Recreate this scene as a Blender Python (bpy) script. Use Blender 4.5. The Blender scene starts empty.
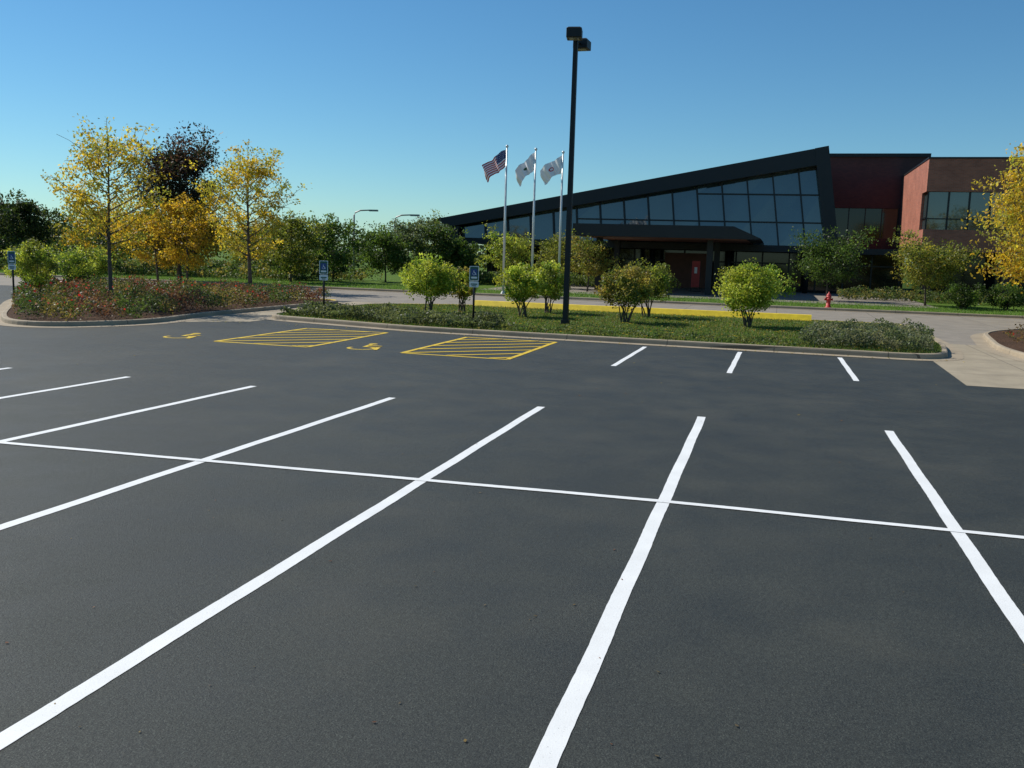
import bpy, math, random
import numpy as np
from mathutils import Vector, Matrix
random.seed(7)
rng=np.random.default_rng(7)
sc=bpy.context.scene
sc.view_settings.view_transform='Standard'
try: sc.view_settings.look='None'
except Exception: pass
sc.view_settings.exposure=0

# ------------------------------------------------------------ materials
def newmat(name):
    m=bpy.data.materials.new(name); m.use_nodes=True
    nt=m.node_tree; b=nt.nodes['Principled BSDF']
    return m,nt,b
def N(nt,t,**kw):
    n=nt.nodes.new(t)
    for k,v in kw.items():
        if k in n.inputs.keys(): n.inputs[k].default_value=v
        else: setattr(n,k,v)
    return n
def ramp(nt,fac,stops):
    r=nt.nodes.new('ShaderNodeValToRGB')
    e=r.color_ramp.elements
    while len(e)<len(stops): e.new(0.5)
    for i,(p,c) in enumerate(stops):
        e[i].position=p; e[i].color=(c[0],c[1],c[2],1)
    nt.links.new(fac,r.inputs[0]); return r.outputs[0]
def noise(nt,scale,detail=4,rough=0.55,vec=None):
    n=N(nt,'ShaderNodeTexNoise'); n.inputs['Scale'].default_value=scale
    n.inputs['Detail'].default_value=detail; n.inputs['Roughness'].default_value=rough
    if vec is None:
        g=N(nt,'ShaderNodeNewGeometry'); vec=g.outputs['Position']
    nt.links.new(vec,n.inputs['Vector']); return n.outputs['Fac']
def mix(nt,fac,a,b,mode='MIX'):
    m=nt.nodes.new('ShaderNodeMix'); m.data_type='RGBA'; m.blend_type=mode
    for s,v in ((0,fac),(6,a),(7,b)):
        if isinstance(v,(int,float)): m.inputs[s].default_value=v
        elif isinstance(v,tuple): m.inputs[s].default_value=(*v[:3],1)
        else: nt.links.new(v,m.inputs[s])
    return m.outputs[2]
def bump(nt,b,h,strength,dist):
    bp=N(nt,'ShaderNodeBump'); bp.inputs['Strength'].default_value=strength
    bp.inputs['Distance'].default_value=dist
    nt.links.new(h,bp.inputs['Height']); nt.links.new(bp.outputs[0],b.inputs['Normal'])
def simple(name,col,rough=0.6,metal=0.0,var=0.15,vscale=3.0,bmp=0.0,bscale=60):
    m,nt,b=newmat(name)
    f=noise(nt,vscale,5)
    lo=tuple(c*(1-var) for c in col); hi=tuple(min(1,c*(1+var)) for c in col)
    nt.links.new(ramp(nt,f,[(0.3,lo),(0.7,hi)]),b.inputs['Base Color'])
    b.inputs['Roughness'].default_value=rough; b.inputs['Metallic'].default_value=metal
    if bmp: bump(nt,b,noise(nt,bscale,4),bmp,0.01)
    return m

def asphalt_mat():
    m,nt,b=newmat('asphalt')
    big=noise(nt,0.22,4,0.6); mid=noise(nt,1.3,5,0.65); fine=noise(nt,95,3,0.75); agg=noise(nt,26,4,0.75)
    c=ramp(nt,big,[(0.25,(0.025,0.0285,0.0245)),(0.5,(0.033,0.0365,0.031)),(0.75,(0.042,0.0455,0.038))])
    c=mix(nt,0.5,c,ramp(nt,mid,[(0.3,(0.60,0.60,0.60)),(0.7,(1.38,1.38,1.38))]),'MULTIPLY')
    c=mix(nt,1.0,c,ramp(nt,fine,[(0.3,(0.3,0.3,0.3)),(0.52,(0.9,0.9,0.9)),(0.7,(2.8,2.8,2.7))]),'MULTIPLY')
    c=mix(nt,0.7,c,ramp(nt,agg,[(0.35,(0.5,0.5,0.5)),(0.65,(1.45,1.45,1.45))]),'MULTIPLY')
    dust=noise(nt,0.45,5,0.6)
    c=mix(nt,ramp(nt,dust,[(0.52,(0,0,0)),(0.8,(0.5,0.5,0.5))]),c,(0.076,0.070,0.050))
    g=N(nt,'ShaderNodeNewGeometry'); v=N(nt,'ShaderNodeTexVoronoi'); v.inputs['Scale'].default_value=38; nt.links.new(g.outputs['Position'],v.inputs['Vector'])
    c=mix(nt,ramp(nt,v.outputs['Distance'],[(0.07,(0.8,0.8,0.8)),(0.11,(0,0,0))]),c,(0.11,0.11,0.10))
    nt.links.new(c,b.inputs['Base Color'])
    nt.links.new(ramp(nt,mid,[(0.3,(0.58,)*3),(0.7,(0.74,)*3)]),b.inputs['Roughness'])
    b.inputs['Specular IOR Level'].default_value=0.4
    bump(nt,b,noise(nt,55,4,0.8),0.9,0.010)
    return m
def paint_mat(name,col):
    m,nt,b=newmat(name)
    w=noise(nt,85,4,0.75); d=noise(nt,2.2,4)
    c=ramp(nt,d,[(0.3,tuple(x*0.88 for x in col)),(0.7,col)])
    c=mix(nt,ramp(nt,w,[(0.62,(0,0,0)),(0.73,(0.8,0.8,0.8))]),c,(0.09,0.09,0.09))
    nt.links.new(c,b.inputs['Base Color']); b.inputs['Roughness'].default_value=0.6
    bump(nt,b,noise(nt,75,4,0.75),0.35,0.005)
    return m
def concrete_mat(name,col,joint=3.0):
    m,nt,b=newmat(name)
    f=noise(nt,1.1,6,0.65); g2=noise(nt,60,3,0.7)
    c=ramp(nt,f,[(0.3,tuple(x*0.75 for x in col)),(0.7,tuple(x*1.1 for x in col))])
    c=mix(nt,0.5,c,ramp(nt,g2,[(0.3,(0.75,)*3),(0.7,(1.2,)*3)]),'MULTIPLY')
    if joint:
        g=N(nt,'ShaderNodeNewGeometry'); s=N(nt,'ShaderNodeSeparateXYZ'); nt.links.new(g.outputs['Position'],s.inputs[0])
        for ax in ('X','Y'):
            mo=N(nt,'ShaderNodeMath',operation='PINGPONG'); mo.inputs[1].default_value=joint/2
            nt.links.new(s.outputs[ax],mo.inputs[0])
            lt=N(nt,'ShaderNodeMath',operation='LESS_THAN'); lt.inputs[1].default_value=0.012
            nt.links.new(mo.outputs[0],lt.inputs[0])
            c=mix(nt,lt.outputs[0],c,tuple(x*0.35 for x in col))
    nt.links.new(c,b.inputs['Base Color']); b.inputs['Roughness'].default_value=0.85
    bump(nt,b,g2,0.3,0.004)
    return m
def ground_mat(name,stops,s1=0.5,s2=9,b_=0.8,bd=0.05):
    m,nt,b=newmat(name)
    a=noise(nt,s1,5,0.65); f=noise(nt,s2,5,0.75)
    c=ramp(nt,f,stops)
    c=mix(nt,0.6,c,ramp(nt,a,[(0.3,(0.6,0.65,0.6)),(0.7,(1.35,1.25,1.1))]),'MULTIPLY')
    nt.links.new(c,b.inputs['Base Color']); b.inputs['Roughness'].default_value=0.95
    b.inputs['Specular IOR Level'].default_value=0.15
    bump(nt,b,noise(nt,22,5,0.8),b_,bd)
    return m
def leaf_mat(name,trans=0.35):
    m,nt,b=newmat(name)
    a=N(nt,'ShaderNodeAttribute'); a.attribute_name='Col'
    nt.links.new(a.outputs['Color'],b.inputs['Base Color']); b.inputs['Roughness'].default_value=0.5
    b.inputs['Specular IOR Level'].default_value=0.35
    t=N(nt,'ShaderNodeBsdfTranslucent')
    nt.links.new(mix(nt,1.0,a.outputs['Color'],(1.3,1.28,0.9),'MULTIPLY'),t.inputs['Color'])
    ms=N(nt,'ShaderNodeMixShader'); ms.inputs[0].default_value=trans
    nt.links.new(b.outputs[0],ms.inputs[1]); nt.links.new(t.outputs[0],ms.inputs[2])
    nt.links.new(ms.outputs[0],nt.nodes['Material Output'].inputs['Surface'])
    return m
def brick_mat(name,c1,c2,mortar):
    m,nt,b=newmat(name)
    g=N(nt,'ShaderNodeNewGeometry'); s=N(nt,'ShaderNodeSeparateXYZ'); nt.links.new(g.outputs['Position'],s.inputs[0])
    ad=N(nt,'ShaderNodeMath',operation='ADD'); nt.links.new(s.outputs['X'],ad.inputs[0]); nt.links.new(s.outputs['Y'],ad.inputs[1])
    cb=N(nt,'ShaderNodeCombineXYZ'); nt.links.new(ad.outputs[0],cb.inputs[0]); nt.links.new(s.outputs['Z'],cb.inputs[1])
    t=N(nt,'ShaderNodeTexBrick'); nt.links.new(cb.outputs[0],t.inputs['Vector'])
    t.inputs['Color1'].default_value=(*c1,1); t.inputs['Color2'].default_value=(*c2,1); t.inputs['Mortar'].default_value=(*mortar,1)
    t.inputs['Scale'].default_value=1.0; t.inputs['Brick Width'].default_value=0.3; t.inputs['Row Height'].default_value=0.1
    t.inputs['Mortar Size'].default_value=0.008
    c=mix(nt,0.7,t.outputs['Color'],ramp(nt,noise(nt,0.7,5),[(0.3,(0.75,)*3),(0.7,(1.2,)*3)]),'MULTIPLY')
    nt.links.new(c,b.inputs['Base Color']); b.inputs['Roughness'].default_value=0.85
    return m
def glass_mat(name,col,rough=0.04,spec=0.9,ior=1.6):
    m,nt,b=newmat(name)
    f=noise(nt,0.35,3)
    nt.links.new(ramp(nt,f,[(0.3,tuple(c*0.6 for c in col)),(0.7,tuple(c*1.3 for c in col))]),b.inputs['Base Color'])
    b.inputs['Roughness'].default_value=rough; b.inputs['Specular IOR Level'].default_value=spec
    b.inputs['IOR'].default_value=ior
    return m

M={}
M['asphalt']=asphalt_mat()
M['white']=paint_mat('white_road_paint',(0.84,0.84,0.82))
M['yellow']=paint_mat('yellow_road_paint',(0.74,0.50,0.02))
M['concrete']=concrete_mat('walk_concrete',(0.35,0.29,0.20),3.0)
M['kerb']=concrete_mat('kerb_concrete',(0.36,0.29,0.20),3.0)
M['drive']=concrete_mat('drive_concrete',(0.26,0.225,0.18),4.5)
M['kerbyellow']=simple('yellow_kerb_paint',(0.85,0.60,0.02),0.6,var=0.15,vscale=4)
M['grass']=ground_mat('lawn_grass',[(0.3,(0.05,0.10,0.012)),(0.5,(0.085,0.155,0.018)),(0.7,(0.14,0.19,0.035))])
M['island']=ground_mat('island_grass',[(0.3,(0.04,0.06,0.012)),(0.48,(0.07,0.12,0.018)),(0.62,(0.11,0.13,0.03)),(0.75,(0.17,0.13,0.045))],0.8,14)
M['mulch']=ground_mat('mulch',[(0.3,(0.03,0.018,0.012)),(0.5,(0.08,0.045,0.028)),(0.72,(0.17,0.10,0.06))],0.8,16)
M['leaf']=leaf_mat('leaves',0.5)
M['blade']=leaf_mat('blades',0.4)
M['bark']=simple('bark',(0.10,0.075,0.055),0.9,var=0.4,vscale=8,bmp=0.6,bscale=25)
M['black']=simple('black_metal',(0.006,0.006,0.007),0.55,0.0,bmp=0.05)
M['clad']=simple('dark_cladding',(0.006,0.007,0.010),0.5,0.0,var=0.25,vscale=0.6)
M['soffit']=simple('soffit_wood',(0.16,0.06,0.04),0.6,vscale=2)
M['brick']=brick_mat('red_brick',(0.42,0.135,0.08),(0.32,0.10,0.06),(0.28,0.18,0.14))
M['brick_shaded']=brick_mat('shaded_brick',(0.12,0.040,0.032),(0.09,0.032,0.028),(0.07,0.045,0.04))  # brick colour darkened to carry the shade on the recessed wing
M['glass']=glass_mat('facade_glass',(0.03,0.055,0.06),0.04,0.9,1.7)
M['glassd']=glass_mat('dark_glass',(0.008,0.012,0.013),0.06,0.4)
M['mull']=simple('mullion_metal',(0.012,0.013,0.015),0.4,0.2)
M['pole']=simple('pole_aluminium',(0.62,0.62,0.60),0.35,0.3,var=0.05)
M['grey']=simple('grey_pole_paint',(0.22,0.22,0.22),0.5,0.2,var=0.05)
M['red']=simple('red_enamel',(0.45,0.03,0.025),0.5,var=0.15)
M['signwhite']=simple('sign_white',(0.75,0.76,0.76),0.4,var=0.04)
M['signblue']=simple('sign_blue',(0.02,0.06,0.22),0.4,var=0.05)
M['signgreen']=simple('sign_green',(0.02,0.10,0.06),0.4,var=0.05)
M['lens']=simple('lamp_lens',(0.25,0.25,0.23),0.2,var=0.05)
M['fred']=simple('flag_red',(0.50,0.02,0.03),0.8,var=0.1)
M['fwhite']=simple('flag_white',(0.84,0.84,0.84),0.8,var=0.05)
M['fblue']=simple('flag_blue',(0.02,0.03,0.14),0.8,var=0.1)
M['chalk']=simple('red_chalk',(0.12,0.045,0.04),0.9,var=0.6,vscale=30)

# ------------------------------------------------------------ mesh helpers
class MB:
    def __init__(s): s.v=[];s.f=[];s.m=[];s.c=[]; s.sm=[]
    def add(s,vs,fs,mi=0,col=(0.1,0.1,0.1),smooth=False):
        o=len(s.v); s.v.extend([tuple(p) for p in vs]); s.c.extend([col]*len(vs))
        for f in fs: s.f.append(tuple(i+o for i in f)); s.m.append(mi); s.sm.append(smooth)
    def box(s,x0,x1,y0,y1,z0,z1,mi=0):
        vs=[(x,y,z) for z in (z0,z1) for y in (y0,y1) for x in (x0,x1)]
        s.add(vs,[(0,2,3,1),(4,5,7,6),(0,1,5,4),(2,6,7,3),(0,4,6,2),(1,3,7,5)],mi)
    def tube(s,pts,rad,n=6,mi=0,caps=True,smooth=True):
        pts=[Vector(p) for p in pts]; vs=[];fs=[]
        for i,p in enumerate(pts):
            d=(pts[min(i+1,len(pts)-1)]-pts[max(i-1,0)]).normalized()
            a=d.cross(Vector((0,0,1)))
            if a.length<0.05: a=d.cross(Vector((1,0,0)))
            a.normalize(); b=a.cross(d)
            for k in range(n):
                t=2*math.pi*k/n; vs.append(p+(a*math.cos(t)+b*math.sin(t))*rad[i])
        for i in range(len(pts)-1):
            for k in range(n):
                k2=(k+1)%n; fs.append((i*n+k,i*n+k2,(i+1)*n+k2,(i+1)*n+k))
        if caps: fs.append(tuple(range(n))[::-1]); fs.append(tuple((len(pts)-1)*n+k for k in range(n)))
        s.add(vs,fs,mi,smooth=smooth)
    def prism_xz(s,poly,y0,y1,mi=0):
        n=len(poly); vs=[(x,y0,z) for x,z in poly]+[(x,y1,z) for x,z in poly]
        fs=[tuple(range(n)),tuple(range(2*n-1,n-1,-1))]+[(i,i+n,(i+1)%n+n,(i+1)%n) for i in range(n)]
        s.add(vs,fs,mi)
    def prism_xy(s,poly,z0,z1,mi=0):
        n=len(poly); vs=[(x,y,z0) for x,y in poly]+[(x,y,z1) for x,y in poly]
        fs=[tuple(range(n))[::-1],tuple(range(n,2*n))]+[(i,(i+1)%n,(i+1)%n+n,i+n) for i in range(n)]
        s.add(vs,fs,mi)
    def leaves(s,C,size,cols,mi=1,asp=0.55,up=0.0):
        n=len(C)
        if n==0: return
        u=rng.normal(size=(n,3)); u/=np.linalg.norm(u,axis=1)[:,None]
        w=rng.normal(size=(n,3)); w[:,2]+=up; v=np.cross(u,w); v/=np.linalg.norm(v,axis=1)[:,None]+1e-9
        sz=(size*rng.uniform(0.6,1.35,n))[:,None]
        V=np.stack([C-u*sz*0.5,C+v*sz*asp*0.5,C+u*sz*0.5,C-v*sz*asp*0.5],1).reshape(-1,3)
        o=len(s.v); s.v.extend(map(tuple,V.tolist()))
        s.c.extend(map(tuple,np.repeat(cols,4,axis=0).tolist()))
        F=(np.arange(n)[:,None]*4+np.arange(4)[None,:]+o).tolist()
        s.f.extend(map(tuple,F)); s.m.extend([mi]*n); s.sm.extend([False]*n)
    def build(s,name,mats,loc=(0,0,0),parent=None,color=False):
        me=bpy.data.meshes.new(name); me.from_pydata(s.v,[],s.f)
        for k in mats: me.materials.append(M[k])
        me.polygons.foreach_set('material_index',s.m); me.polygons.foreach_set('use_smooth',s.sm)
        if color:
            a=me.color_attributes.new('Col','FLOAT_COLOR','POINT')
            c=np.ones((len(s.v),4),dtype=np.float32); c[:,:3]=np.array(s.c,dtype=np.float32)
            a.data.foreach_set('color',c.ravel())
        me.update()
        ob=bpy.data.objects.new(name,me); ob.location=loc; sc.collection.objects.link(ob)
        if parent: ob.parent=parent
        return ob
def empty(name,loc=(0,0,0)):
    e=bpy.data.objects.new(name,None); e.location=loc; sc.collection.objects.link(e); return e
def sheet(name,poly,z,mat):
    mb=MB(); mb.add([(x,y,z) for x,y in poly],[tuple(range(len(poly)))]); return mb.build(name,[mat])
def rect(x0,x1,y0,y1): return [(x0,y0),(x1,y0),(x1,y1),(x0,y1)]
def roundpoly(p,r=1.0,n=7):
    out=[]
    for i in range(len(p)):
        a=Vector(p[i-1]);b=Vector(p[i]);c=Vector(p[(i+1)%len(p)])
        ra=min(r,(a-b).length*0.45); rc=min(r,(c-b).length*0.45)
        s=b+(a-b).normalized()*ra; e=b+(c-b).normalized()*rc
        for k in range(n):
            t=k/(n-1); q=s*(1-t)**2+b*2*t*(1-t)+e*t*t; out.append((q.x,q.y))
    return out
def offs(p,d):
    out=[];n=len(p)
    for i in range(n):
        a=Vector(p[i-1]);b=Vector(p[i]);c=Vector(p[(i+1)%n])
        t=((b-a).normalized()+(c-b).normalized()).normalized()
        out.append((b.x-t.y*d,b.y+t.x*d))
    return out
def kerbed(name,poly,fill,r=1.0,ycond=None):
    p=roundpoly(poly,r)
    prof=[(-0.42,0.009),(-0.01,0.014),(0.0,0.10),(0.012,0.135),(0.04,0.15),(0.15,0.15),(0.16,0.10)]
    rings=[[(x,y,z) for x,y in offs(p,d)] for d,z in prof]
    n=len(p); vs=[q for rg in rings for q in rg]
    mb=MB(); mb.add(vs,[])
    for j in range(len(prof)-1):
        for i in range(n):
            k=(i+1)%n; mb.f.append((j*n+i,j*n+k,(j+1)*n+k,(j+1)*n+i))
            mb.m.append(1 if (ycond and j>0 and ycond(vs[i])) else 0); mb.sm.append(False)
    q=offs(p,0.155); 
    mb.add([(x,y,0.125) for x,y in q],[tuple(range(n))],2)
    mb.build(name,['kerb','kerbyellow',fill]); return p

def inpoly(x,y,poly):
    ins=np.zeros(len(x),bool); n=len(poly); j=n-1
    for i in range(n):
        xi,yi=poly[i];xj,yj=poly[j]
        c=((yi>y)!=(yj>y))&(x<(xj-xi)*(y-yi)/(yj-yi+1e-12)+xi); ins^=c; j=i
    return ins
def blob(n,s):
    d=rng.normal(size=(n,3)); d/=np.linalg.norm(d,axis=1)[:,None]
    return d*(rng.uniform(0,1,(n,1))**0.5)*np.array(s)*1.75

# ------------------------------------------------------------ grounds
sheet('ground',rect(-900,900,-300,1500),-0.02,'grass')
sheet('parking_lot',rect(-90,70,-40,40.95),0.0,'asphalt')
sheet('driveway_pavement',rect(-90,70,41.0,52.0),0.0,'drive')
sheet('entrance_drive_pavement',[(5.0,33.02),(9.5,33.02),(12,40.9),(5.0,40.9)],0.004,'drive')
sheet('concrete_apron_pavement',[(4.0,21.5),(30,21.5),(30,33),(4.2,33)],0.004,'concrete')
sheet('sidewalk_pavement',[(-19.6,25),(-16.9,27.3),(-16.9,40.9),(-19.6,40.9)],0.004,'concrete')
mid=kerbed('middle_island_ground',[(-17.4,28.8),(-14.3,28.05),(-11.0,27.2),(4.5,26.9),(5.1,31),(5.1,40.6),(-13.5,40.5),(-17.4,38)],'island',1.3,lambda v:v[1]>40.1)
lef=kerbed('rose_island_ground',[(-20.2,22.0),(-18.7,24.5),(-19.3,28),(-19.3,39.6),(-36,39.6),(-30,31),(-23.8,23.9),(-21.9,22.1)],'mulch',1.5,lambda v:v[1]>39.0)
rig=kerbed('mulch_island_ground',[(7.4,23.5),(30,23.5),(30,43.5),(10.5,43.0),(7.4,38.2),(6.5,31.0)],'mulch',1.8)
law=kerbed('lawn_ground',[(-88,52.3),(44,52.3),(44,118),(-88,118)],'grass',1.0)
sheet('forecourt_pavement',rect(-19,9,58,78.8),0.131,'drive')
def ykerb(name,pts):
    mb=MB(); 
    for (a,b),(c,d) in zip(pts[:-1],pts[1:]):
        vs=[(a,b-.16,.11),(c,d-.16,.11),(c,d+.17,.1),(a,b+.17,.1),(a,b+.03,.36),(c,d+.03,.36),(c,d+.16,.37),(a,b+.16,.37)]  # front face shaped as a slope so the yellow catches more sunlight
        mb.add(vs,[(0,1,5,4),(4,5,6,7),(2,3,7,6),(1,2,6,5),(3,0,4,7)])
    mb.build(name,['kerbyellow'])
ykerb('yellow_kerb',[(-13.2,40.0),(-9,40.0),(-4,40.05),(1.4,40.15)])
ykerb('yellow_kerb',[(-34.5,39.1),(-31,39.1),(-28.2,39.1)])
# ------------------------------------------------------------ painted markings
def strip(mb,p,q,w,z,mi=0,jit=0.0018):
    p=Vector(p);q=Vector(q);d=q-p;L=d.length;d.normalize();nn=Vector((-d.y,d.x));n=max(2,int(L/0.06))
    n=min(n,160); vs=[]
    for i in range(n+1):
        c=p+d*L*i/n; wv=0.0035*math.sin(i*0.21+p.x); a=w/2+wv+random.uniform(-jit,jit); b=w/2-wv+random.uniform(-jit,jit)
        vs+= [(c.x+nn.x*a,c.y+nn.y*a,z),(c.x-nn.x*b,c.y-nn.y*b,z)]
    mb.add(vs,[(2*i,2*i+1,2*i+3,2*i+2) for i in range(n)],mi)
mb=MB()
for a,b in [((-17.3,3.6),(-17.1,14.5)),((-14.65,3.6),(-14.35,14.6)),((-12.0,3.6),(-11.62,14.6)),((-9.35,3.6),(-8.98,14.62)),((-6.45,3.5),(-6.22,14.5)),((-3.6,3.3),(-3.65,14.72)),((-0.95,3.6),(-1.04,14.92)),((1.83,3.6),(1.76,14.92)),((4.55,3.6),(4.5,14.9)),((7.25,3.6),(7.2,14.9)),((9.95,3.6),(9.9,14.9))]:
    strip(mb,a,b,0.13,0.004)
cl=[(-22,8.5),(-14,8.85),(-9.1,9.07),(-6.5,9.18),(-3.7,9.31),(-1.0,9.43),(1.86,9.42),(6,9.45),(13,9.5)]
for a,b in zip(cl[:-1],cl[1:]): strip(mb,a,b,0.10,0.008)
for x in (-3.55,-0.93,1.76): strip(mb,(x,21.1),(x+(0.03 if x<1 else -0.05),26.2),0.12,0.004)
mb.build('white_stall_lines',['white'])
mb=MB()
for x0,x1 in ((-8.82,-6.1),(-14.1,-11.4)):
    y0,y1=21.1,26.1
    for a,b in (((x0,y0),(x1,y0)),((x0,y1),(x1,y1))): strip(mb,a,b,0.12,0.004)
    for a,b in (((x0,y0),(x0,y1)),((x1,y0),(x1,y1))): strip(mb,a,b,0.12,0.007)
    for k in range(-4,7):
        pts=[]
        for s_ in np.linspace(0,1,60):
            x=x0+(x1-x0)*s_; y=y0+k*1.0+(x-x0)*0.9
            if y0<=y<=y1: pts.append((x,y))
        if len(pts)>4: strip(mb,pts[0],pts[-1],0.12,0.010)
for cx in (-10.2,-15.65):
    cy=21.6
    ring=[(cx+0.05+0.33*math.cos(t),cy+0.33*math.sin(t)) for t in np.linspace(math.radians(-200),math.radians(60),14)]
    for a,b in zip(ring[:-1],ring[1:]): strip(mb,a,b,0.09,0.004)
    for i,(a,b) in enumerate([((cx-0.1,cy+0.95),(cx,cy+0.3)),((cx,cy+0.33),(cx+0.4,cy+0.3)),((cx+0.4,cy+0.3),(cx+0.55,cy-0.25)),((cx-0.05,cy+0.65),(cx+0.35,cy+0.62))]): strip(mb,a,b,0.10,0.007+0.002*i)
    mb.add([(cx-0.12+0.12*math.cos(t),cy+1.12+0.12*math.sin(t),0.005) for t in np.linspace(0,2*math.pi,12,endpoint=False)],[tuple(range(12))])
strip(mb,(-27.5,24.5),(-24.4,25.6),0.1,0.004); strip(mb,(-27,26.5),(-24.8,27.3),0.1,0.004)
mb.build('yellow_accessible_markings',['yellow'])
mb=MB(); strip(mb,(-3.50,3.30),(-2.55,3.12),0.010,0.0045,jit=0.005); strip(mb,(-2.5,3.1),(-2.1,3.02),0.010,0.0045,jit=0.004)
mb.build('chalk_layout_mark',['chalk'])

# ------------------------------------------------------------ vegetation
GOLD=[(0.60,0.42,0.04),(0.70,0.52,0.06),(0.42,0.36,0.04),(0.40,0.38,0.06)]
ORNG=[(0.58,0.38,0.03),(0.44,0.28,0.03),(0.62,0.42,0.04),(0.30,0.27,0.04)]
GRN=[(0.085,0.14,0.025),(0.12,0.185,0.035),(0.055,0.095,0.02)]
OLV=[(0.19,0.21,0.035),(0.26,0.27,0.05),(0.12,0.15,0.03)]
YGR=[(0.34,0.40,0.05),(0.46,0.51,0.08),(0.17,0.25,0.03),(0.40,0.42,0.06)]
PUR=[(0.040,0.040,0.020),(0.065,0.034,0.024),(0.035,0.045,0.018),(0.05,0.028,0.022)]
DGR=[(0.035,0.058,0.015),(0.055,0.08,0.02),(0.045,0.062,0.018)]
BRN=[(0.28,0.22,0.05),(0.34,0.28,0.065),(0.20,0.20,0.04)]
def clumpcols(pal,n,jit=0.25):
    b=np.array(pal[random.randrange(len(pal))])*random.uniform(0.72,1.28)
    return np.clip(b[None,:]*rng.uniform(1-jit,1+jit,(n,1))*rng.uniform(0.92,1.08,(n,3)),0,0.95)
def tree(name,x,y,H,cb,R,pal,nleaf=7000,ls=0.15,nl=22,tr=None,prof=0.7,cs=0.17,z0=0.12,asc=0.7,seed=1,drop=0.08):
    random.seed(seed)
    mb=MB(); tr=tr or 0.012*H+0.02
    px,py=random.uniform(-.03,.03)*H,random.uniform(-.03,.03)*H
    def tp(t): return Vector((px*t*t+0.05*math.sin(5*t+seed),py*t*t+0.05*math.cos(4*t+seed)-0.05,H*0.95*t))
    mb.tube([tp(i/9) for i in range(10)],[tr*(1.25 if i==0 else 1)*(1-0.93*(i/9)) for i in range(10)],7)
    cl=[]
    for i in range(nl):
        u=(i+random.uniform(0.2,0.8))/nl; zt=cb+(H*0.93-cb)*u
        t=zt/(H*0.95)*0.9; st=tp(min(t,1)*0.92)
        az=i*2.4+random.uniform(-.5,.5)
        pr=max(0.12,(math.sin(math.pi*min(1,(u*0.85+0.13)))**prof))
        L=R*pr*random.uniform(0.65,1.12)
        rise=asc*random.uniform(0.5,1.3)*(0.6+u*0.9)
        d=Vector((math.cos(az),math.sin(az),0))
        pts=[st]; 
        for k in range(1,6):
            s=k/5; pts.append(st+d*L*s+Vector((random.uniform(-.05,.05)*L,random.uniform(-.05,.05)*L,L*rise*(s*0.5+0.5*s*s))))
        lr=tr*0.42*(1-0.55*u); mb.tube(pts,[lr*(1-0.88*k/5) for k in range(6)],5,caps=False)
        for k in (2,3,4,5):
            cl.append((pts[k],0.75+0.35*random.random()))
            for q in range(2 if k<5 else 1):
                a2=az+random.uniform(-1.5,1.5); l2=L*random.uniform(0.18,0.42)
                e=pts[k]+Vector((math.cos(a2)*l2,math.sin(a2)*l2,l2*random.uniform(-0.1,0.9)))
                mb.tube([pts[k],(pts[k]+e)/2+Vector((0,0,0.04)),e],[lr*0.35,lr*0.22,0.006],4,caps=False)
                cl.append((e,random.uniform(0.4,1.2)))
    top=tp(1.0); cl+= [(top,0.8),(top-Vector((0,0,H*0.05)),0.9)]
    W=sum(w for _,w in cl)
    for c,w in cl:
        if random.random()<drop: continue
        n=int(nleaf*w/W*random.uniform(0.5,1.5)); 
        if n<2: continue
        sg=cs*R*random.uniform(0.55,1.2)*math.sqrt(w)
        C=np.array(c)[None,:]+blob(n,[sg,sg,sg*0.6])
        C[:,2]=np.maximum(C[:,2],cb*0.75)
        mb.leaves(C,ls,clumpcols(pal,n),1)
    return mb.build(name,['bark','leaf'],(x,y,z0),color=True)
def bush(name,x,y,H,R,pal,nleaf=4500,ls=0.085,bare=0.22,ncl=60,z0=0.125,seed=1,stems=9,cs=0.13):
    random.seed(seed); mb=MB(); cl=[]
    hz=(1-bare)*H/2; cz=bare*H+hz
    for i in range(ncl):
        d=Vector((random.gauss(0,1),random.gauss(0,1),random.gauss(0,1))).normalized()
        r=random.uniform(0.25,1)**0.45*random.uniform(0.85,1.05)
        lump=1+0.13*math.sin(3*math.atan2(d.y,d.x)+seed)+0.10*math.sin(5*d.z+seed*2)
        w=1.0-0.15*max(0,-d.z)
        cl.append(Vector((d.x*R*r*0.92*lump*w,d.y*R*r*0.92*lump*w,cz+d.z*hz*r*0.9)))
    for i in range(stems):
        e=cl[i*3%len(cl)]; a=random.uniform(0,6.28); b=Vector((0.14*math.cos(a),0.14*math.sin(a),0))
        m=b*1.0+(e-b)*0.45; m.x*=0.75; m.y*=0.75
        mb.tube([b,(b*0.6+m*0.45)+Vector((0,0,0.05)),m,e],[0.028,0.024,0.018,0.006],5,caps=False)
    for c in cl:
        n=int(nleaf/ncl*random.uniform(0.5,1.5)); s=cs*R*random.uniform(0.8,1.4)
        C=np.array(c)[None,:]+blob(n,[s,s,s]); C[:,2]=np.maximum(C[:,2],bare*H*0.6)
        mb.leaves(C,ls,clumpcols(pal,n,0.3),1,0.7)
    return mb.build(name,['bark','leaf'],(x,y,z0),color=True)
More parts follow.
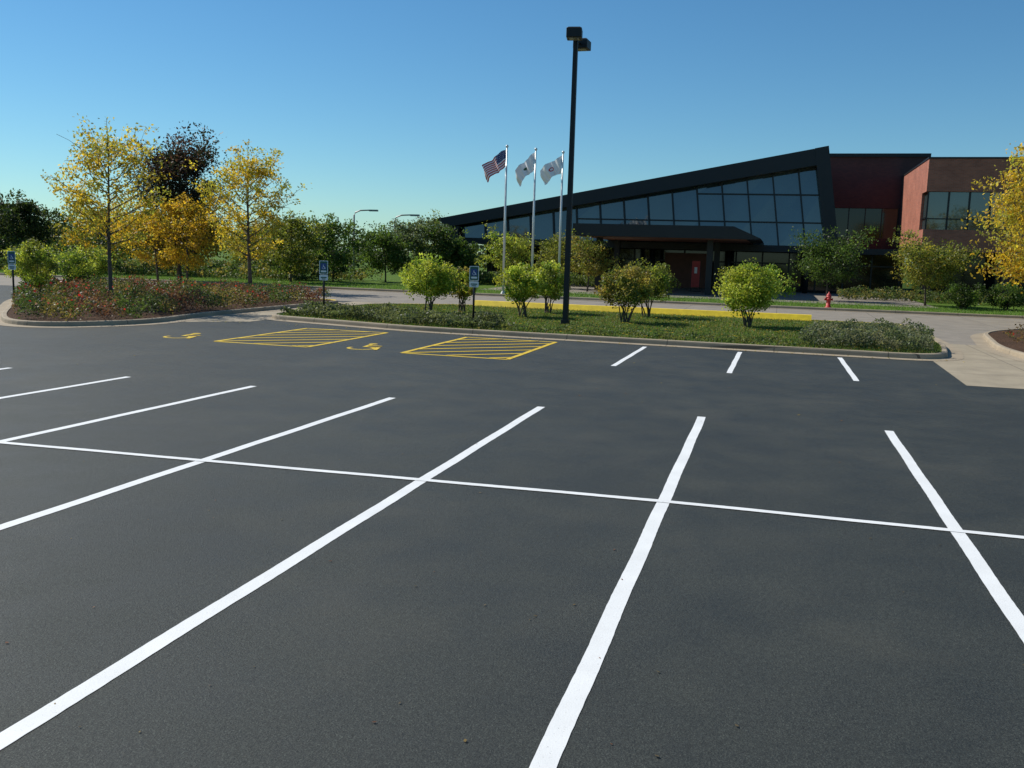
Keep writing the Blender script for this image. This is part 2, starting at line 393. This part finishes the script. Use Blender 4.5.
def bed(name,poly,hfun,pal,n,ls,z0=0.125,flowers=None,up=0.0):
    mb=MB(); xs=[p[0] for p in poly]; ys=[p[1] for p in poly]
    X=rng.uniform(min(xs),max(xs),n*3); Y=rng.uniform(min(ys),max(ys),n*3)
    k=inpoly(X,Y,poly); X=X[k][:n]; Y=Y[k][:n]
    h=hfun(X,Y); Z=h*rng.uniform(0,1,len(X))**0.45
    ok=h>0.03; X,Y,Z=X[ok],Y[ok],Z[ok]
    cell=(np.floor(X/0.75+0.5*np.sin(Y*2.1))*37+np.floor(Y/0.75+0.5*np.sin(X*1.7))*91).astype(int)
    P=np.array(pal); cols=P[(cell*7919)%len(P)]*rng.uniform(0.6,1.4,(len(X),1))
    mb.leaves(np.stack([X,Y,Z+z0],1),ls,cols,0,0.6,up)
    if flowers:
        fc,fn,fs=flowers; s=rng.choice(len(X),fn); C=np.stack([X[s],Y[s],h[ok][s]+z0],1)
        mb.leaves(C,fs,np.array(fc)[rng.integers(0,len(fc),fn)],0,0.9)
    return mb.build(name,['leaf'],color=True)

# main left trees
tree('golden_locust_tree',-24.4,29.9,7.3,2.7,1.9,GOLD,7200,0.125,30,0.09,0.5,0.15,seed=3,asc=0.9,drop=0.15)
tree('golden_locust_tree',-29.2,47.3,8.7,1.9,2.3,GOLD,9500,0.155,32,0.12,0.6,0.155,z0=0.0,seed=21,asc=0.95,drop=0.13)
tree('dark_maple_tree',-37.4,52.2,9.5,1.6,2.5,PUR,24000,0.19,40,0.14,0.4,0.27,seed=5,asc=0.9)
tree('golden_maple_tree',-34.6,49.0,5.6,1.3,2.4,ORNG+GOLD[:1],9000,0.17,22,seed=12,z0=0,cs=0.2)
tree('golden_maple_tree',-38.2,51.0,4.6,1.2,2.2,ORNG,6500,0.17,18,seed=14,z0=0,cs=0.2)
tree('golden_maple_tree',-50,60,5.0,1.0,3.0,ORNG+OLV,6000,0.2,18,seed=15,cs=0.2)
tree('dark_conifer_tree',-57,59.5,6.2,0.7,2.9,DGR,11000,0.24,28,seed=16,asc=0.4,cs=0.22)
tree('dark_conifer_tree',-66,62,7.0,0.7,3.4,DGR,7000,0.26,26,seed=17,asc=0.4,cs=0.22)
for i,(x,y,H,R,p) in enumerate([(-32.0,57,5.0,2.1,OLV),(-30.9,61,4.8,1.9,GRN),(-28.6,65,4.3,1.9,GRN),(-45,62,4.4,2.4,GRN),(-40,66,4.4,2.4,OLV),(-35.0,62,4.4,1.9,GRN+OLV),(-27.6,67,5.0,2.2,[(0.14,0.18,0.08),(0.10,0.14,0.06)]),(-38.0,100,7.2,2.6,OLV),(-26.0,68.5,4.9,2.0,DGR+GRN),(-24.2,69,3.6,1.6,GRN)]):
    tree('shade_tree',x,y,H,0.8,R,p,7000,0.19,22,seed=30+i,asc=0.6,cs=0.2)
for i,(x,y,H,R,p) in enumerate([(-18.3,63,3.7,1.9,OLV+YGR),(-15.6,66,3.9,1.9,OLV),(-12.4,62,3.6,1.7,OLV+BRN)]):
    tree('locust_tree',x,y,H,1.2,R,p,5000,0.16,16,seed=60+i,cs=0.2)
tree('crabapple_tree',3.0,63,3.9,1.2,2.2,GRN+DGR[:1],9500,0.15,24,seed=71,cs=0.22)
tree('crabapple_tree',8.6,61,3.7,1.2,2.3,OLV+[(0.36,0.30,0.05)],9500,0.15,24,seed=72,cs=0.21)
tree('golden_locust_tree',12.2,47.5,7.9,1.4,3.3,GOLD+ORNG[:1],22000,0.16,40,0.13,0.5,0.18,seed=75,asc=0.7)
tree('golden_locust_tree',17.5,56,7.5,2.0,3.4,GOLD+OLV,9000,0.18,28,0.13,0.5,0.17,seed=76)
bush('evergreen_shrub',10.2,58,1.6,1.2,DGR+GRN,3500,0.11,0.05,seed=77)
bush('evergreen_shrub',12.6,59,1.5,1.2,GRN,3500,0.11,0.05,seed=78)
bush('viburnum_bush',-13.1,33.9,2.15,1.2,YGR,9500,0.085,0.2,90,seed=1)
bush('viburnum_bush',-12.2,35.3,1.9,0.7,BRN+YGR[:1],3200,0.08,0.25,40,seed=2)
bush('viburnum_bush',-9.35,34.3,2.15,0.95,YGR,7500,0.085,0.2,70,seed=3)
bush('viburnum_bush',-9.1,37.3,2.2,0.95,YGR+OLV,6500,0.085,0.2,60,seed=4)
bush('viburnum_bush',-5.35,33.9,2.15,1.1,BRN+OLV,8000,0.085,0.22,80,seed=5)
bush('viburnum_bush',-5.1,37.7,2.3,1.25,OLV+YGR[:1],8000,0.085,0.2,80,seed=6)
bush('viburnum_bush',-1.0,34.8,2.4,1.4,YGR,12000,0.085,0.18,110,seed=7)
bush('viburnum_bush',-29.9,31.9,2.4,1.1,YGR+OLV,6500,0.085,0.12,70,seed=8)
bush('viburnum_bush',-32.3,37.6,2.2,1.5,YGR+GRN,8000,0.085,0.1,80,seed=9)
bush('viburnum_bush',-35.5,37.8,2.3,1.4,GRN+YGR[:1],7000,0.09,0.1,80,seed=10)
bush('golden_shrub',-14.6,57.5,1.0,0.9,YGR,1800,0.09,0.05,30,seed=11)
def hf(a,b,s=1.7,ph=0.0):
    return lambda X,Y: a+b*(np.sin(X*s+ph)*np.sin(Y*s*1.13+ph*2)+0.5*np.sin(X*s*2.3+1)*np.cos(Y*s*2.1))
bed('rose_bed',offs(lef,0.3),hf(0.52,0.30,2.2),[(0.08,0.12,0.03),(0.13,0.08,0.04),(0.16,0.07,0.045),(0.06,0.09,0.022),(0.20,0.16,0.05),(0.05,0.07,0.02)],50000,0.085,flowers=([(0.45,0.03,0.03),(0.40,0.08,0.07)],600,0.08))
bed('juniper_ground_cover',[(-16.9,29.3),(-14.2,28.6),(-11,27.8),(-8.5,27.7),(-8.8,30.2),(-12,30.8),(-16.5,32.2)],hf(0.28,0.16,2.2),[(0.12,0.15,0.06),(0.16,0.18,0.08),(0.09,0.11,0.045)],18000,0.09)
bed('lavender_ground_cover',[(0.6,27.6),(4.2,27.5),(4.6,30.5),(4.3,33.5),(1.8,32.8),(0.9,29.6)],hf(0.42,0.18,3.0,1),[(0.16,0.18,0.10),(0.11,0.14,0.065),(0.21,0.21,0.12)],18000,0.075)
bed('perennial_ground_cover',[(-8.6,27.6),(0.6,27.6),(0.9,28.8),(-8.6,29.0)],hf(0.06,0.10,3.0,2),[(0.10,0.15,0.04),(0.15,0.17,0.05)],7000,0.08)
bed('mulch_island_plants',offs(rig,0.6),hf(0.18,0.26,1.9,1),[(0.17,0.11,0.045),(0.12,0.14,0.04),(0.22,0.13,0.055)],16000,0.085,flowers=([(0.45,0.05,0.04)],140,0.09))
def grass(name,poly,n,h,pal,z0=0.125):
    mb=MB(); xs=[p[0] for p in poly]; ys=[p[1] for p in poly]
    X=rng.uniform(min(xs),max(xs),n*2); Y=rng.uniform(min(ys),max(ys),n*2); k=inpoly(X,Y,poly); X=X[k][:n];Y=Y[k][:n]; m=len(X)
    a=rng.uniform(0,6.28,m); hh=h*rng.uniform(0.4,1.3,m); w=0.014
    P0=np.stack([X-np.cos(a)*w,Y-np.sin(a)*w,np.full(m,z0)],1);P1=np.stack([X+np.cos(a)*w,Y+np.sin(a)*w,np.full(m,z0)],1)
    P2=np.stack([X+rng.normal(0,h*.4,m),Y+rng.normal(0,h*.4,m),z0+hh],1)
    V=np.stack([P0,P1,P2],1).reshape(-1,3)
    P=np.array(pal); c=P[rng.integers(0,len(P),m)]*rng.uniform(0.5,1.4,(m,1))
    mb.v=list(map(tuple,V.tolist())); mb.c=list(map(tuple,np.repeat(c,3,axis=0).tolist()))
    mb.f=list(map(tuple,(np.arange(m)[:,None]*3+np.arange(3)[None,:]).tolist())); mb.m=[0]*m; mb.sm=[False]*m
    mb.build(name,['blade'],color=True)
grass('island_grass',offs(mid,0.2),60000,0.06,[(0.11,0.20,0.03),(0.085,0.16,0.022),(0.17,0.21,0.045),(0.24,0.19,0.07)])
grass('lawn_grass',[(-60,52.6),(20,52.6),(20,60),(-60,60)],30000,0.10,[(0.14,0.27,0.04),(0.11,0.22,0.03),(0.18,0.27,0.05)])
def litter(name,poly,n,s,pal,z):
    mb=MB(); xs=[p[0] for p in poly]; ys=[p[1] for p in poly]
    X=rng.uniform(min(xs),max(xs),n*2); Y=rng.uniform(min(ys),max(ys),n*2); k=inpoly(X,Y,poly); X=X[k][:n];Y=Y[k][:n]; m=len(X)
    P=np.array(pal)
    for i in range(m):
        a=random.uniform(0,6.28); ss=s*random.uniform(0.5,1.3); u=Vector((math.cos(a),math.sin(a),random.uniform(-.2,.2)))*ss/2; v=Vector((-math.sin(a),math.cos(a),random.uniform(-.3,.3)))*ss*0.3
        c=Vector((X[i],Y[i],z+0.12*ss+0.002)); mb.add([c-u,c+v,c+u,c-v],[(0,1,2,3)],0,tuple(P[random.randrange(len(P))]*random.uniform(.6,1.2)))
    mb.build(name,['leaf'],color=True)
litter('fallen_leaves',offs(mid,0.3),2600,0.09,GOLD+BRN+ORNG,0.17)
litter('fallen_leaves',rect(-10,6,1.5,15),170,0.028,[(0.30,0.20,0.06),(0.25,0.10,0.04),(0.2,0.15,0.08)],0.003)
litter('fallen_leaves',rect(-18,5,15,27),120,0.05,[(0.35,0.25,0.06),(0.25,0.12,0.04)],0.003)
litter('fallen_leaves',rect(-18,5,26.4,27.0),260,0.06,GOLD+BRN,0.012)

# distant tree line
mb=MB(); random.seed(5)
for i in range(200):
    x=random.uniform(-200,-30); y=random.uniform(100,135)
    h=random.uniform(3.0,5.6)*(1.25 if x<-75 else 1); r=random.uniform(2.2,4.2)
    if -62<x<-46 and random.random()<0.5: continue
    pal=random.choice([GRN,OLV,DGR,GRN,DGR,OLV,ORNG])
    for k in range(8):
        n=34; c=np.array([x+random.gauss(0,r*.45),y+random.gauss(0,r*.4),random.uniform(0.2,1)*h*0.85])
        mb.leaves(c[None,:]+blob(n,[r*0.27]*3),0.5,clumpcols(pal,n),0,0.7)
for i in range(110):
    x=random.uniform(36,200); y=random.uniform(95,140); h=random.uniform(5,9); r=random.uniform(3,5)
    pal=random.choice([GRN,OLV,DGR,ORNG])
    for k in range(7):
        n=30; c=np.array([x+random.gauss(0,r*.45),y+random.gauss(0,r*.4),random.uniform(0.2,1)*h*0.85])
        mb.leaves(c[None,:]+blob(n,[r*0.3]*3),0.7,clumpcols(pal,n),0,0.7)
mb.build('distant_tree_line',['leaf'],color=True)
bed('shrub_hedge',[(-62,58),(-34,58),(-30,63),(-30,68),(-62,68)],hf(0.8,0.6,0.9),[(0.09,0.14,0.03),(0.15,0.16,0.05),(0.24,0.20,0.05),(0.06,0.10,0.025),(0.09,0.13,0.03)],24000,0.20)
bed('shrub_hedge',[(-26,68),(-19,67),(-18,72),(-26,74)],hf(0.7,0.4,1.1),[(0.09,0.14,0.03),(0.13,0.17,0.05)],8000,0.18)
bed('foundation_hedge',[(-17,70),(-12.5,70),(-12.5,74),(-17,74)],hf(0.8,0.3,1.5),[(0.09,0.14,0.03),(0.13,0.17,0.05)],6000,0.15)
bed('foundation_hedge',[(4,66),(22,63),(22,68),(4,70)],hf(0.6,0.3,1.5),[(0.06,0.10,0.03),(0.10,0.13,0.04),(0.20,0.18,0.05)],12000,0.15)

# ------------------------------------------------------------ office building
B=empty('office_building',(0,0,0))
YF=75.0
def roofz(x): return 5.2+(x+27.7)*(11.1-5.2)/(30.6)
def slx(z): return 2.9+(11.1-z)/7.2*1.2
mb=MB()
mb.prism_xz([(-26.6,3.3),(slx(3.3)-0.4,3.3),(slx(10.6)-0.4,10.6),(-26.6,roofz(-26.6)-0.5)],YF+0.6,YF+26)
mb.build('main_volume',['clad'],parent=B)
mb=MB()
mb.prism_xz([(-27.9,5.25),(-27.0,roofz(-27)-0.75),(slx(9.9)-0.95,roofz(slx(9.9)-0.95)-1.25),(1.9,roofz(1.9))],YF-1.1,YF+26.3)
mb.prism_xz([(slx(3.3)-0.95,3.3),(slx(3.3),3.3),(2.9,11.12),(1.92,10.93)],YF-1.12,YF+26.32)
mb.prism_xz([(-26.4,3.25),(slx(3.25)-0.97,3.25),(slx(3.75)-0.97,3.75),(-26.0,3.75)],YF-0.35,YF+0.58)
mb.prism_xz([(-27.1,4.5),(-26.5,3.3),(-26.1,3.3),(-26.0,4.7)],YF-0.9,YF+0.5)
mb.build('roof_fascia',['clad'],parent=B)
mbg=MB(); mbm=MB(); random.seed(11)
def gx(xb,z): return xb-(z-3.7)/7.2*1.2*(0.35+0.65*((xb+26)/30))
def yy(z): return YF-0.25+(z-3.75)*0.055
xs=[ -25.8+1.97*i for i in range(16)]
rb=slx(3.75)-0.95
xs=[x for x in xs if x<rb-0.6]+[rb]
levels=[3.75,5.5,7.6]
for i in range(len(xs)-1):
    a,b=xs[i],xs[i+1]
    topa=roofz(gx(a,6))-1.1; topb=roofz(gx(b,6))-1.1
    lv=[l for l in levels if l<min(topa,topb)-0.45]
    for j,l in enumerate(lv):
        last=(j==len(lv)-1)
        za=topa+0.2 if last else lv[j+1]; zb=topb+0.2 if last else lv[j+1]
        t=[random.uniform(-0.016,0.016) for _ in range(4)]
        mbg.add([(gx(a,l),yy(l)+0.1+t[0],l),(gx(b,l),yy(l)+0.1+t[1],l),(gx(b,zb),yy(zb)+0.1+t[2],zb),(gx(a,za),yy(za)+0.1+t[3],za)],[(0,1,2,3)])
        if j>0: mbm.prism_xz([(gx(a,l),l-0.05),(gx(b,l),l-0.05),(gx(b,l),l+0.05),(gx(a,l),l+0.05)],yy(l)-0.02,yy(l)+0.08)
    w=0.06
    mbm.add([(gx(a,3.75)-w,YF-0.35,3.75),(gx(a,3.75)+w,YF-0.35,3.75),(gx(a,topa)+w,yy(topa)-0.1,topa+0.1),(gx(a,topa)-w,yy(topa)-0.1,topa+0.1),
             (gx(a,3.75)-w,YF-0.16,3.75),(gx(a,3.75)+w,YF-0.16,3.75),(gx(a,topa)+w,yy(topa)+0.09,topa+0.1),(gx(a,topa)-w,yy(topa)+0.09,topa+0.1)],
             [(0,1,2,3),(1,5,6,2),(4,0,3,7)])
mbg.build('sloped_window_wall',['glass'],parent=B); mbm.build('window_mullions',['mull'],parent=B)
mb=MB()
mb.box(-25,9.4,79,99,0.1,3.24,0)
mb.build('ground_floor_glass',['glassd'],parent=B)
mb=MB()
for i in range(17):
    x=-24.5+2.1*i; mb.box(x-0.06,x+0.06,78.85,78.98,0.13,3.22)
mb.box(-25,9.4,78.86,78.97,2.3,2.42)
for x in (-22,-16,-10,-4,2): mb.tube([(x,76,0.13),(x,76,3.24)],[0.22,0.22],12)
mb.build('entrance_columns',['mull'],parent=B)
mb=MB(); mb.box(3.2,10.0,76.6,99,3.25,3.7); mb.build('terrace_roof',['clad'],parent=B)
mb=MB()
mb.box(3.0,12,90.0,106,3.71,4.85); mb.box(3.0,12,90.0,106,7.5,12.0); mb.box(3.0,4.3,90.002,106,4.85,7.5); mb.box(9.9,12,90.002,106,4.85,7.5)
mb.build('middle_wing_brick',['brick_shaded'],parent=B)
mb=MB(); mb.box(2.9,12.1,89.85,106.1,12.0,12.3); mb.build('middle_wing_coping',['clad'],parent=B)
mb=MB(); mb.box(4.3,9.9,90.3,90.6,4.85,7.5); mb.build('middle_wing_window',['glassd'],parent=B)
mb=MB()
for i in range(5): x=4.3+1.4*i; mb.box(x-0.04,x+0.04,90.2,90.29,4.85,7.5)
mb.build('middle_wing_mullions',['mull'],parent=B)
mb=MB()
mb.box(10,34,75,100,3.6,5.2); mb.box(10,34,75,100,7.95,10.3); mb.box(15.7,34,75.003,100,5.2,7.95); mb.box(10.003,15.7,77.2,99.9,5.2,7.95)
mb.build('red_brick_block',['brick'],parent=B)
mb=MB(); mb.box(9.95,34.05,74.95,100.05,10.3,10.42); mb.build('red_brick_coping',['clad'],parent=B)
mb=MB(); mb.box(10.2,15.7,75.3,77.2,5.2,7.95); mb.build('corner_window',['glass'],parent=B)
mb=MB()
for x in (10.18,11.6,13.0,14.4,15.62): mb.box(x-0.05,x+0.05,75.15,75.29,5.2,7.95)
mb.box(10.1,10.19,75.3,77.2,6.0,6.08); mb.box(10.1,15.7,75.2,75.28,5.95,6.03)
mb.build('corner_window_mullions',['mull'],parent=B)
mb=MB(); mb.box(11,34,78.5,99,0.12,3.59); mb.build('lower_storey_glass',['glassd'],parent=B)
mb=MB()
for x in (10.6,16,21.5,27,32.5): mb.box(x-0.35,x+0.35,75.4,76.1,0.12,3.59)
mb.build('brick_piers',['brick_shaded'],parent=B)
mb=MB(); mb.prism_xz([(-13.6,3.87),(-1.5,3.87),(-1.3,3.95),(-3.0,4.68),(-13.6,4.68)],62,74.5); mb.build('canopy_slab',['clad'],parent=B)
mb=MB(); mb.box(-13.1,-2.2,62.4,74.3,3.82,3.866); mb.build('canopy_soffit',['soffit'],parent=B)
mb=MB()
for x in (-12.2,-4.6):
    for y in (64.5,72): mb.box(x-0.2,x+0.2,y-0.2,y+0.2,0.133,3.82)
mb.build('canopy_columns',['clad'],parent=B)
mb=MB(); mb.box(-9.3,-5.6,78.6,78.8,0.13,3.0); mb.build('vestibule_panel',['soffit'],parent=B)

S=empty('red_banner_sign',(-5.9,69.5,0.133))
mb=MB(); mb.box(-0.30,0.30,-0.03,0.03,0.35,2.25,0); mb.box(-0.10,0.10,-0.036,-0.031,1.35,1.8,1); mb.build('banner_panel',['red','signwhite'],parent=S)
mb=MB(); mb.box(-0.34,-0.305,-0.03,0.03,0,2.3); mb.box(0.305,0.34,-0.03,0.03,0,2.3); mb.box(-0.45,0.45,-0.2,0.2,0,0.05); mb.build('banner_frame',['black'],parent=S)
for x in (-11.2,-9.9,-8.4):
    mb=MB(); mb.prism_xy([(0.32*math.cos(t),0.32*math.sin(t)) for t in np.linspace(0,2*math.pi,14,endpoint=False)],0,0.57)
    mb.prism_xy([(0.36*math.cos(t),0.36*math.sin(t)) for t in np.linspace(0,2*math.pi,14,endpoint=False)],0.572,0.66)
    mb.build('concrete_planter',['kerb'],(x,66,0.133))

# ------------------------------------------------------------ lamp post
L=empty('street_lamp',(-7.05,31.5,0.125))
mb=MB()
w0,w1=0.09,0.07
vs=[(sx*w0,sy*w0,0.03) for sx,sy in ((-1,-1),(1,-1),(1,1),(-1,1))]+[(sx*w1,sy*w1,9.62) for sx,sy in ((-1,-1),(1,-1),(1,1),(-1,1))]
mb.add(vs,[(3,2,1,0),(4,5,6,7),(0,1,5,4),(1,2,6,5),(2,3,7,6),(3,0,4,7)])
mb.box(-0.17,0.17,-0.17,0.17,0.0,0.03); mb.box(-0.13,0.13,-0.13,0.13,0.03,0.16)
mb.build('pole',['black'],parent=L)
mb=MB(); mb.tube([(0,0,-0.1),(0,0,-0.002)],[0.27,0.27],18,smooth=False); mb.build('concrete_base',['kerb'],parent=L)
for nm,dx,dy in (('head_front',0.12,-0.78),('head_rear',0.04,0.82)):
    mb=MB(); ang=math.atan2(dy,dx)
    mb.box(-0.28,0.28,-0.25,0.25,-0.02,0.28); mb.box(-0.24,0.24,-0.21,0.21,0.28,0.31)
    o=mb.build(nm,['black'],(dx,dy,9.40),parent=L); o.rotation_euler=(0,0,ang)
    bv=o.modifiers.new('b','BEVEL'); bv.width=0.02
    mb=MB(); mb.box(-0.20,0.20,-0.16,0.16,-0.035,-0.022); o=mb.build(nm+'_lens',['lens'],(dx,dy,9.40),parent=L); o.rotation_euler=(0,0,ang)
    mb=MB(); mb.tube([(0,0,9.48),(dx*0.7,dy*0.7,9.52)],[0.04,0.04],8); mb.build(nm+'_arm',['black'],parent=L)
for x,y,h in ((-42.0,87.5,6.3),(-37.5,87.5,5.9)):
    mb=MB(); mb.tube([(0,0,0),(0,0,h-0.5),(0.15,0,h-0.2),(0.7,0,h),(1.9,0,h+0.05)],[0.11,0.09,0.08,0.07,0.06],8)
    mb.box(1.7,2.6,-0.16,0.16,h-0.07,h+0.10); mb.build('roadside_lamp',['grey'],(x,y,0.12))

# ------------------------------------------------------------ flagpoles
def flagpole(x,y,kind,seed):
    F=empty('flagpole',(x,y,0.12)); H=8.5
    mb=MB(); mb.tube([(0,0,0),(0,0,H*0.5),(0,0,H)],[0.075,0.065,0.04],12)
    for k in range(3): 
        mb.tube([(0,0,0.0+k*0.05),(0,0,0.05+k*0.05)],[0.16-0.03*k]*2,12)
    mb.tube([(0,0,H+0.09+0.09*math.cos(t)) for t in np.linspace(math.pi,0,7)],[max(0.004,0.09*math.sin(t)) for t in np.linspace(math.pi,0,7)],10)
    mb.tube([(-0.07,0,0.9),(-0.07,0,H-0.1)],[0.008,0.008],4)
    mb.build('pole',['pole'],parent=F)
    nx,nz=44,26; vs=[];fs=[];ms=[]
    Wx={'us':1.42,'a':1.22,'b':1.40}[kind]; Dr={'us':0.95,'a':1.05,'b':0.85}[kind]
    for j in range(nz+1):
        for i in range(nx+1):
            u=i/nx;v=j/nz
            X=-0.06-u*Wx*(1-0.22*v)+0.05*math.sin(v*6+seed)*u
            Y=0.15*math.sin(u*11+seed+v*2.2)*u**0.5+0.06*math.sin(u*23+v*5)
            Z=H-0.12-v*1.0*(1-0.12*u)-Dr*u**1.25+0.06*math.sin(u*8+seed+v*2)
            vs.append((X,Y,Z))
    for j in range(nz):
        for i in range(nx):
            a=j*(nx+1)+i; fs.append((a,a+1,a+nx+2,a+nx+1))
            if kind=='us':
                if i<18 and j<14: mi=1 if (i%3==1 and j%3==1) else 2
                else: mi=0 if (j//2)%2==0 else 1
            elif kind=='a':
                d=math.hypot((i-22)/4,(j-13)/3); mi=3 if d<1 else 1
            else:
                d=math.hypot((i-22)/4.5,(j-13)/3.5); mi=0 if 0.6<d<1 else 1
            ms.append(mi)
    mb=MB(); mb.add(vs,fs,0,smooth=True); mb.m=ms; mb.build('flag',['fred','fwhite','fblue','signgreen'],parent=F)
flagpole(-15.75,53.1,'us',0.3); flagpole(-14.4,54.6,'a',1.4); flagpole(-13.1,56.2,'b',2.3)

# ------------------------------------------------------------ accessible parking signs
def psign(x,y,z0,hgt=1.95):
    P=empty('accessible_parking_sign',(x,y,z0))
    mb=MB(); mb.tube([(0,0,0),(0,0,hgt)],[0.035,0.035],8); mb.tube([(0,0,0),(0,0,0.18)],[0.07,0.06],8)
    mb.build('post',['black'],parent=P)
    mb=MB(); W=0.155
    def rr(x0,x1,z0_,z1,y0,y1,mi):
        p=roundpoly([(x0,z0_),(x1,z0_),(x1,z1),(x0,z1)],0.03,4); mb.prism_xz(p,y0,y1,mi)
    t=hgt
    rr(-W,W,t-0.47,t,-0.040,-0.036,1); rr(-W+0.022,W-0.022,t-0.45,t-0.02,-0.043,-0.041,2)
    rr(-0.10,0.10,t-0.31,t-0.09,-0.0455,-0.0435,0)
    def seg(a,b,w=0.022,yy=-0.0475):
        a=Vector(a);b=Vector(b);d=(b-a).normalized();n=Vector((-d.y,d.x))*w/2
        mb.prism_xz([tuple(a-n),tuple(b-n),tuple(b+n),tuple(a+n)],yy,yy+0.0015,1)
    cz=t-0.23
    seg((-0.01,cz+0.09),(-0.005,cz+0.02)); seg((-0.005,cz+0.02),(0.04,cz+0.015),yy=-0.0478); seg((0.04,cz+0.015),(0.06,cz-0.05),yy=-0.0481)
    for k in range(7):
        a=math.radians(150+k*30); b=math.radians(180+k*30)
        seg((-0.005+0.045*math.cos(a),cz-0.01+0.045*math.sin(a)),(-0.005+0.045*math.cos(b),cz-0.01+0.045*math.sin(b)),0.012,-0.0484-0.0002*k)
    rr(-0.10,0.10,t-0.40,t-0.34,-0.0455,-0.0435,1)
    rr(-W,W,t-0.68,t-0.49,-0.040,-0.036,1); rr(-0.11,0.11,t-0.60,t-0.56,-0.0415,-0.0403,2); rr(-0.08,0.08,t-0.65,t-0.62,-0.0415,-0.0403,2)
    mb.build('sign_plates',['signblue','signwhite','signgreen'],parent=P)
    P.rotation_euler=(0,0,math.radians(10))
psign(-15.3,29.5,0.125); psign(-9.5,28.7,0.125); psign(-27.6,28.4,0.0,2.05)

Hy=empty('fire_hydrant',(2.65,52.8,0.12))
mb=MB()
zz=[0,0.05,0.05,0.09,0.09,0.55,0.57,0.60,0.60,0.66,0.74,0.79,0.80,0.86]; rr_=[0.17,0.17,0.13,0.13,0.105,0.105,0.14,0.14,0.12,0.115,0.085,0.04,0.028,0.028]
mb.tube([(0,0,z) for z in zz],[r*1.1 for r in rr_],14)
for a,r,l in ((0,0.055,0.22),(math.pi,0.055,0.22),(-math.pi/2,0.08,0.24)):
    d=Vector((math.cos(a),math.sin(a),0)); mb.tube([d*0.08+Vector((0,0,0.46)),d*l*0.8+Vector((0,0,0.46)),d*(l*0.8+0.002)+Vector((0,0,0.46)),d*l+Vector((0,0,0.46))],[r,r,r*1.25,r*1.25],10)
mb.build('hydrant_body',['red'],parent=Hy)

# ------------------------------------------------------------ light, sky, camera
el=math.radians(44); sd=Vector((-0.95,0.22,0)).normalized()
to=Vector((sd.x*math.cos(el),sd.y*math.cos(el),math.sin(el)))
sl=bpy.data.lights.new('sun','SUN'); sl.energy=5.0; sl.angle=math.radians(0.53); sl.color=(1,0.955,0.86)
so=bpy.data.objects.new('sun',sl); so.rotation_euler=to.to_track_quat('Z','Y').to_euler(); so.location=(0,0,60); sc.collection.objects.link(so)
w=bpy.data.worlds.new('World'); sc.world=w; w.use_nodes=True
nt=w.node_tree; bg=nt.nodes['Background']; sk=nt.nodes.new('ShaderNodeTexSky'); sk.sky_type='NISHITA'; sk.sun_disc=False
sk.sun_elevation=el; sk.sun_rotation=math.atan2(sd.x,sd.y); sk.altitude=0; sk.air_density=1.0; sk.dust_density=0.1; sk.ozone_density=1.4
tint=mix(nt,1.0,sk.outputs[0],(0.66,0.97,1.14),'MULTIPLY')
hs=nt.nodes.new('ShaderNodeHueSaturation'); hs.inputs['Saturation'].default_value=1.08
nt.links.new(tint,hs.inputs['Color']); nt.links.new(hs.outputs[0],bg.inputs[0]); bg.inputs[1].default_value=0.088

th=math.radians(8.0); ro=math.radians(1.7); ya=math.radians(15.8)
R0=Vector((math.cos(ya),math.sin(ya),0)); Fw=Vector((-math.sin(ya)*math.cos(th),math.cos(ya)*math.cos(th),-math.sin(th))); U0=R0.cross(Fw)
Rr=R0*math.cos(ro)+U0*math.sin(ro); Ur=-R0*math.sin(ro)+U0*math.cos(ro); Bk=-Fw
cam=bpy.data.cameras.new('camera'); co=bpy.data.objects.new('camera',cam); sc.collection.objects.link(co)
mt=Matrix(((Rr.x,Ur.x,Bk.x,0),(Rr.y,Ur.y,Bk.y,0),(Rr.z,Ur.z,Bk.z,2.5),(0,0,0,1)))
co.matrix_world=mt
cam.sensor_width=36; cam.lens=925/1024*36; cam.clip_end=3000; cam.clip_start=0.05
sc.camera=co
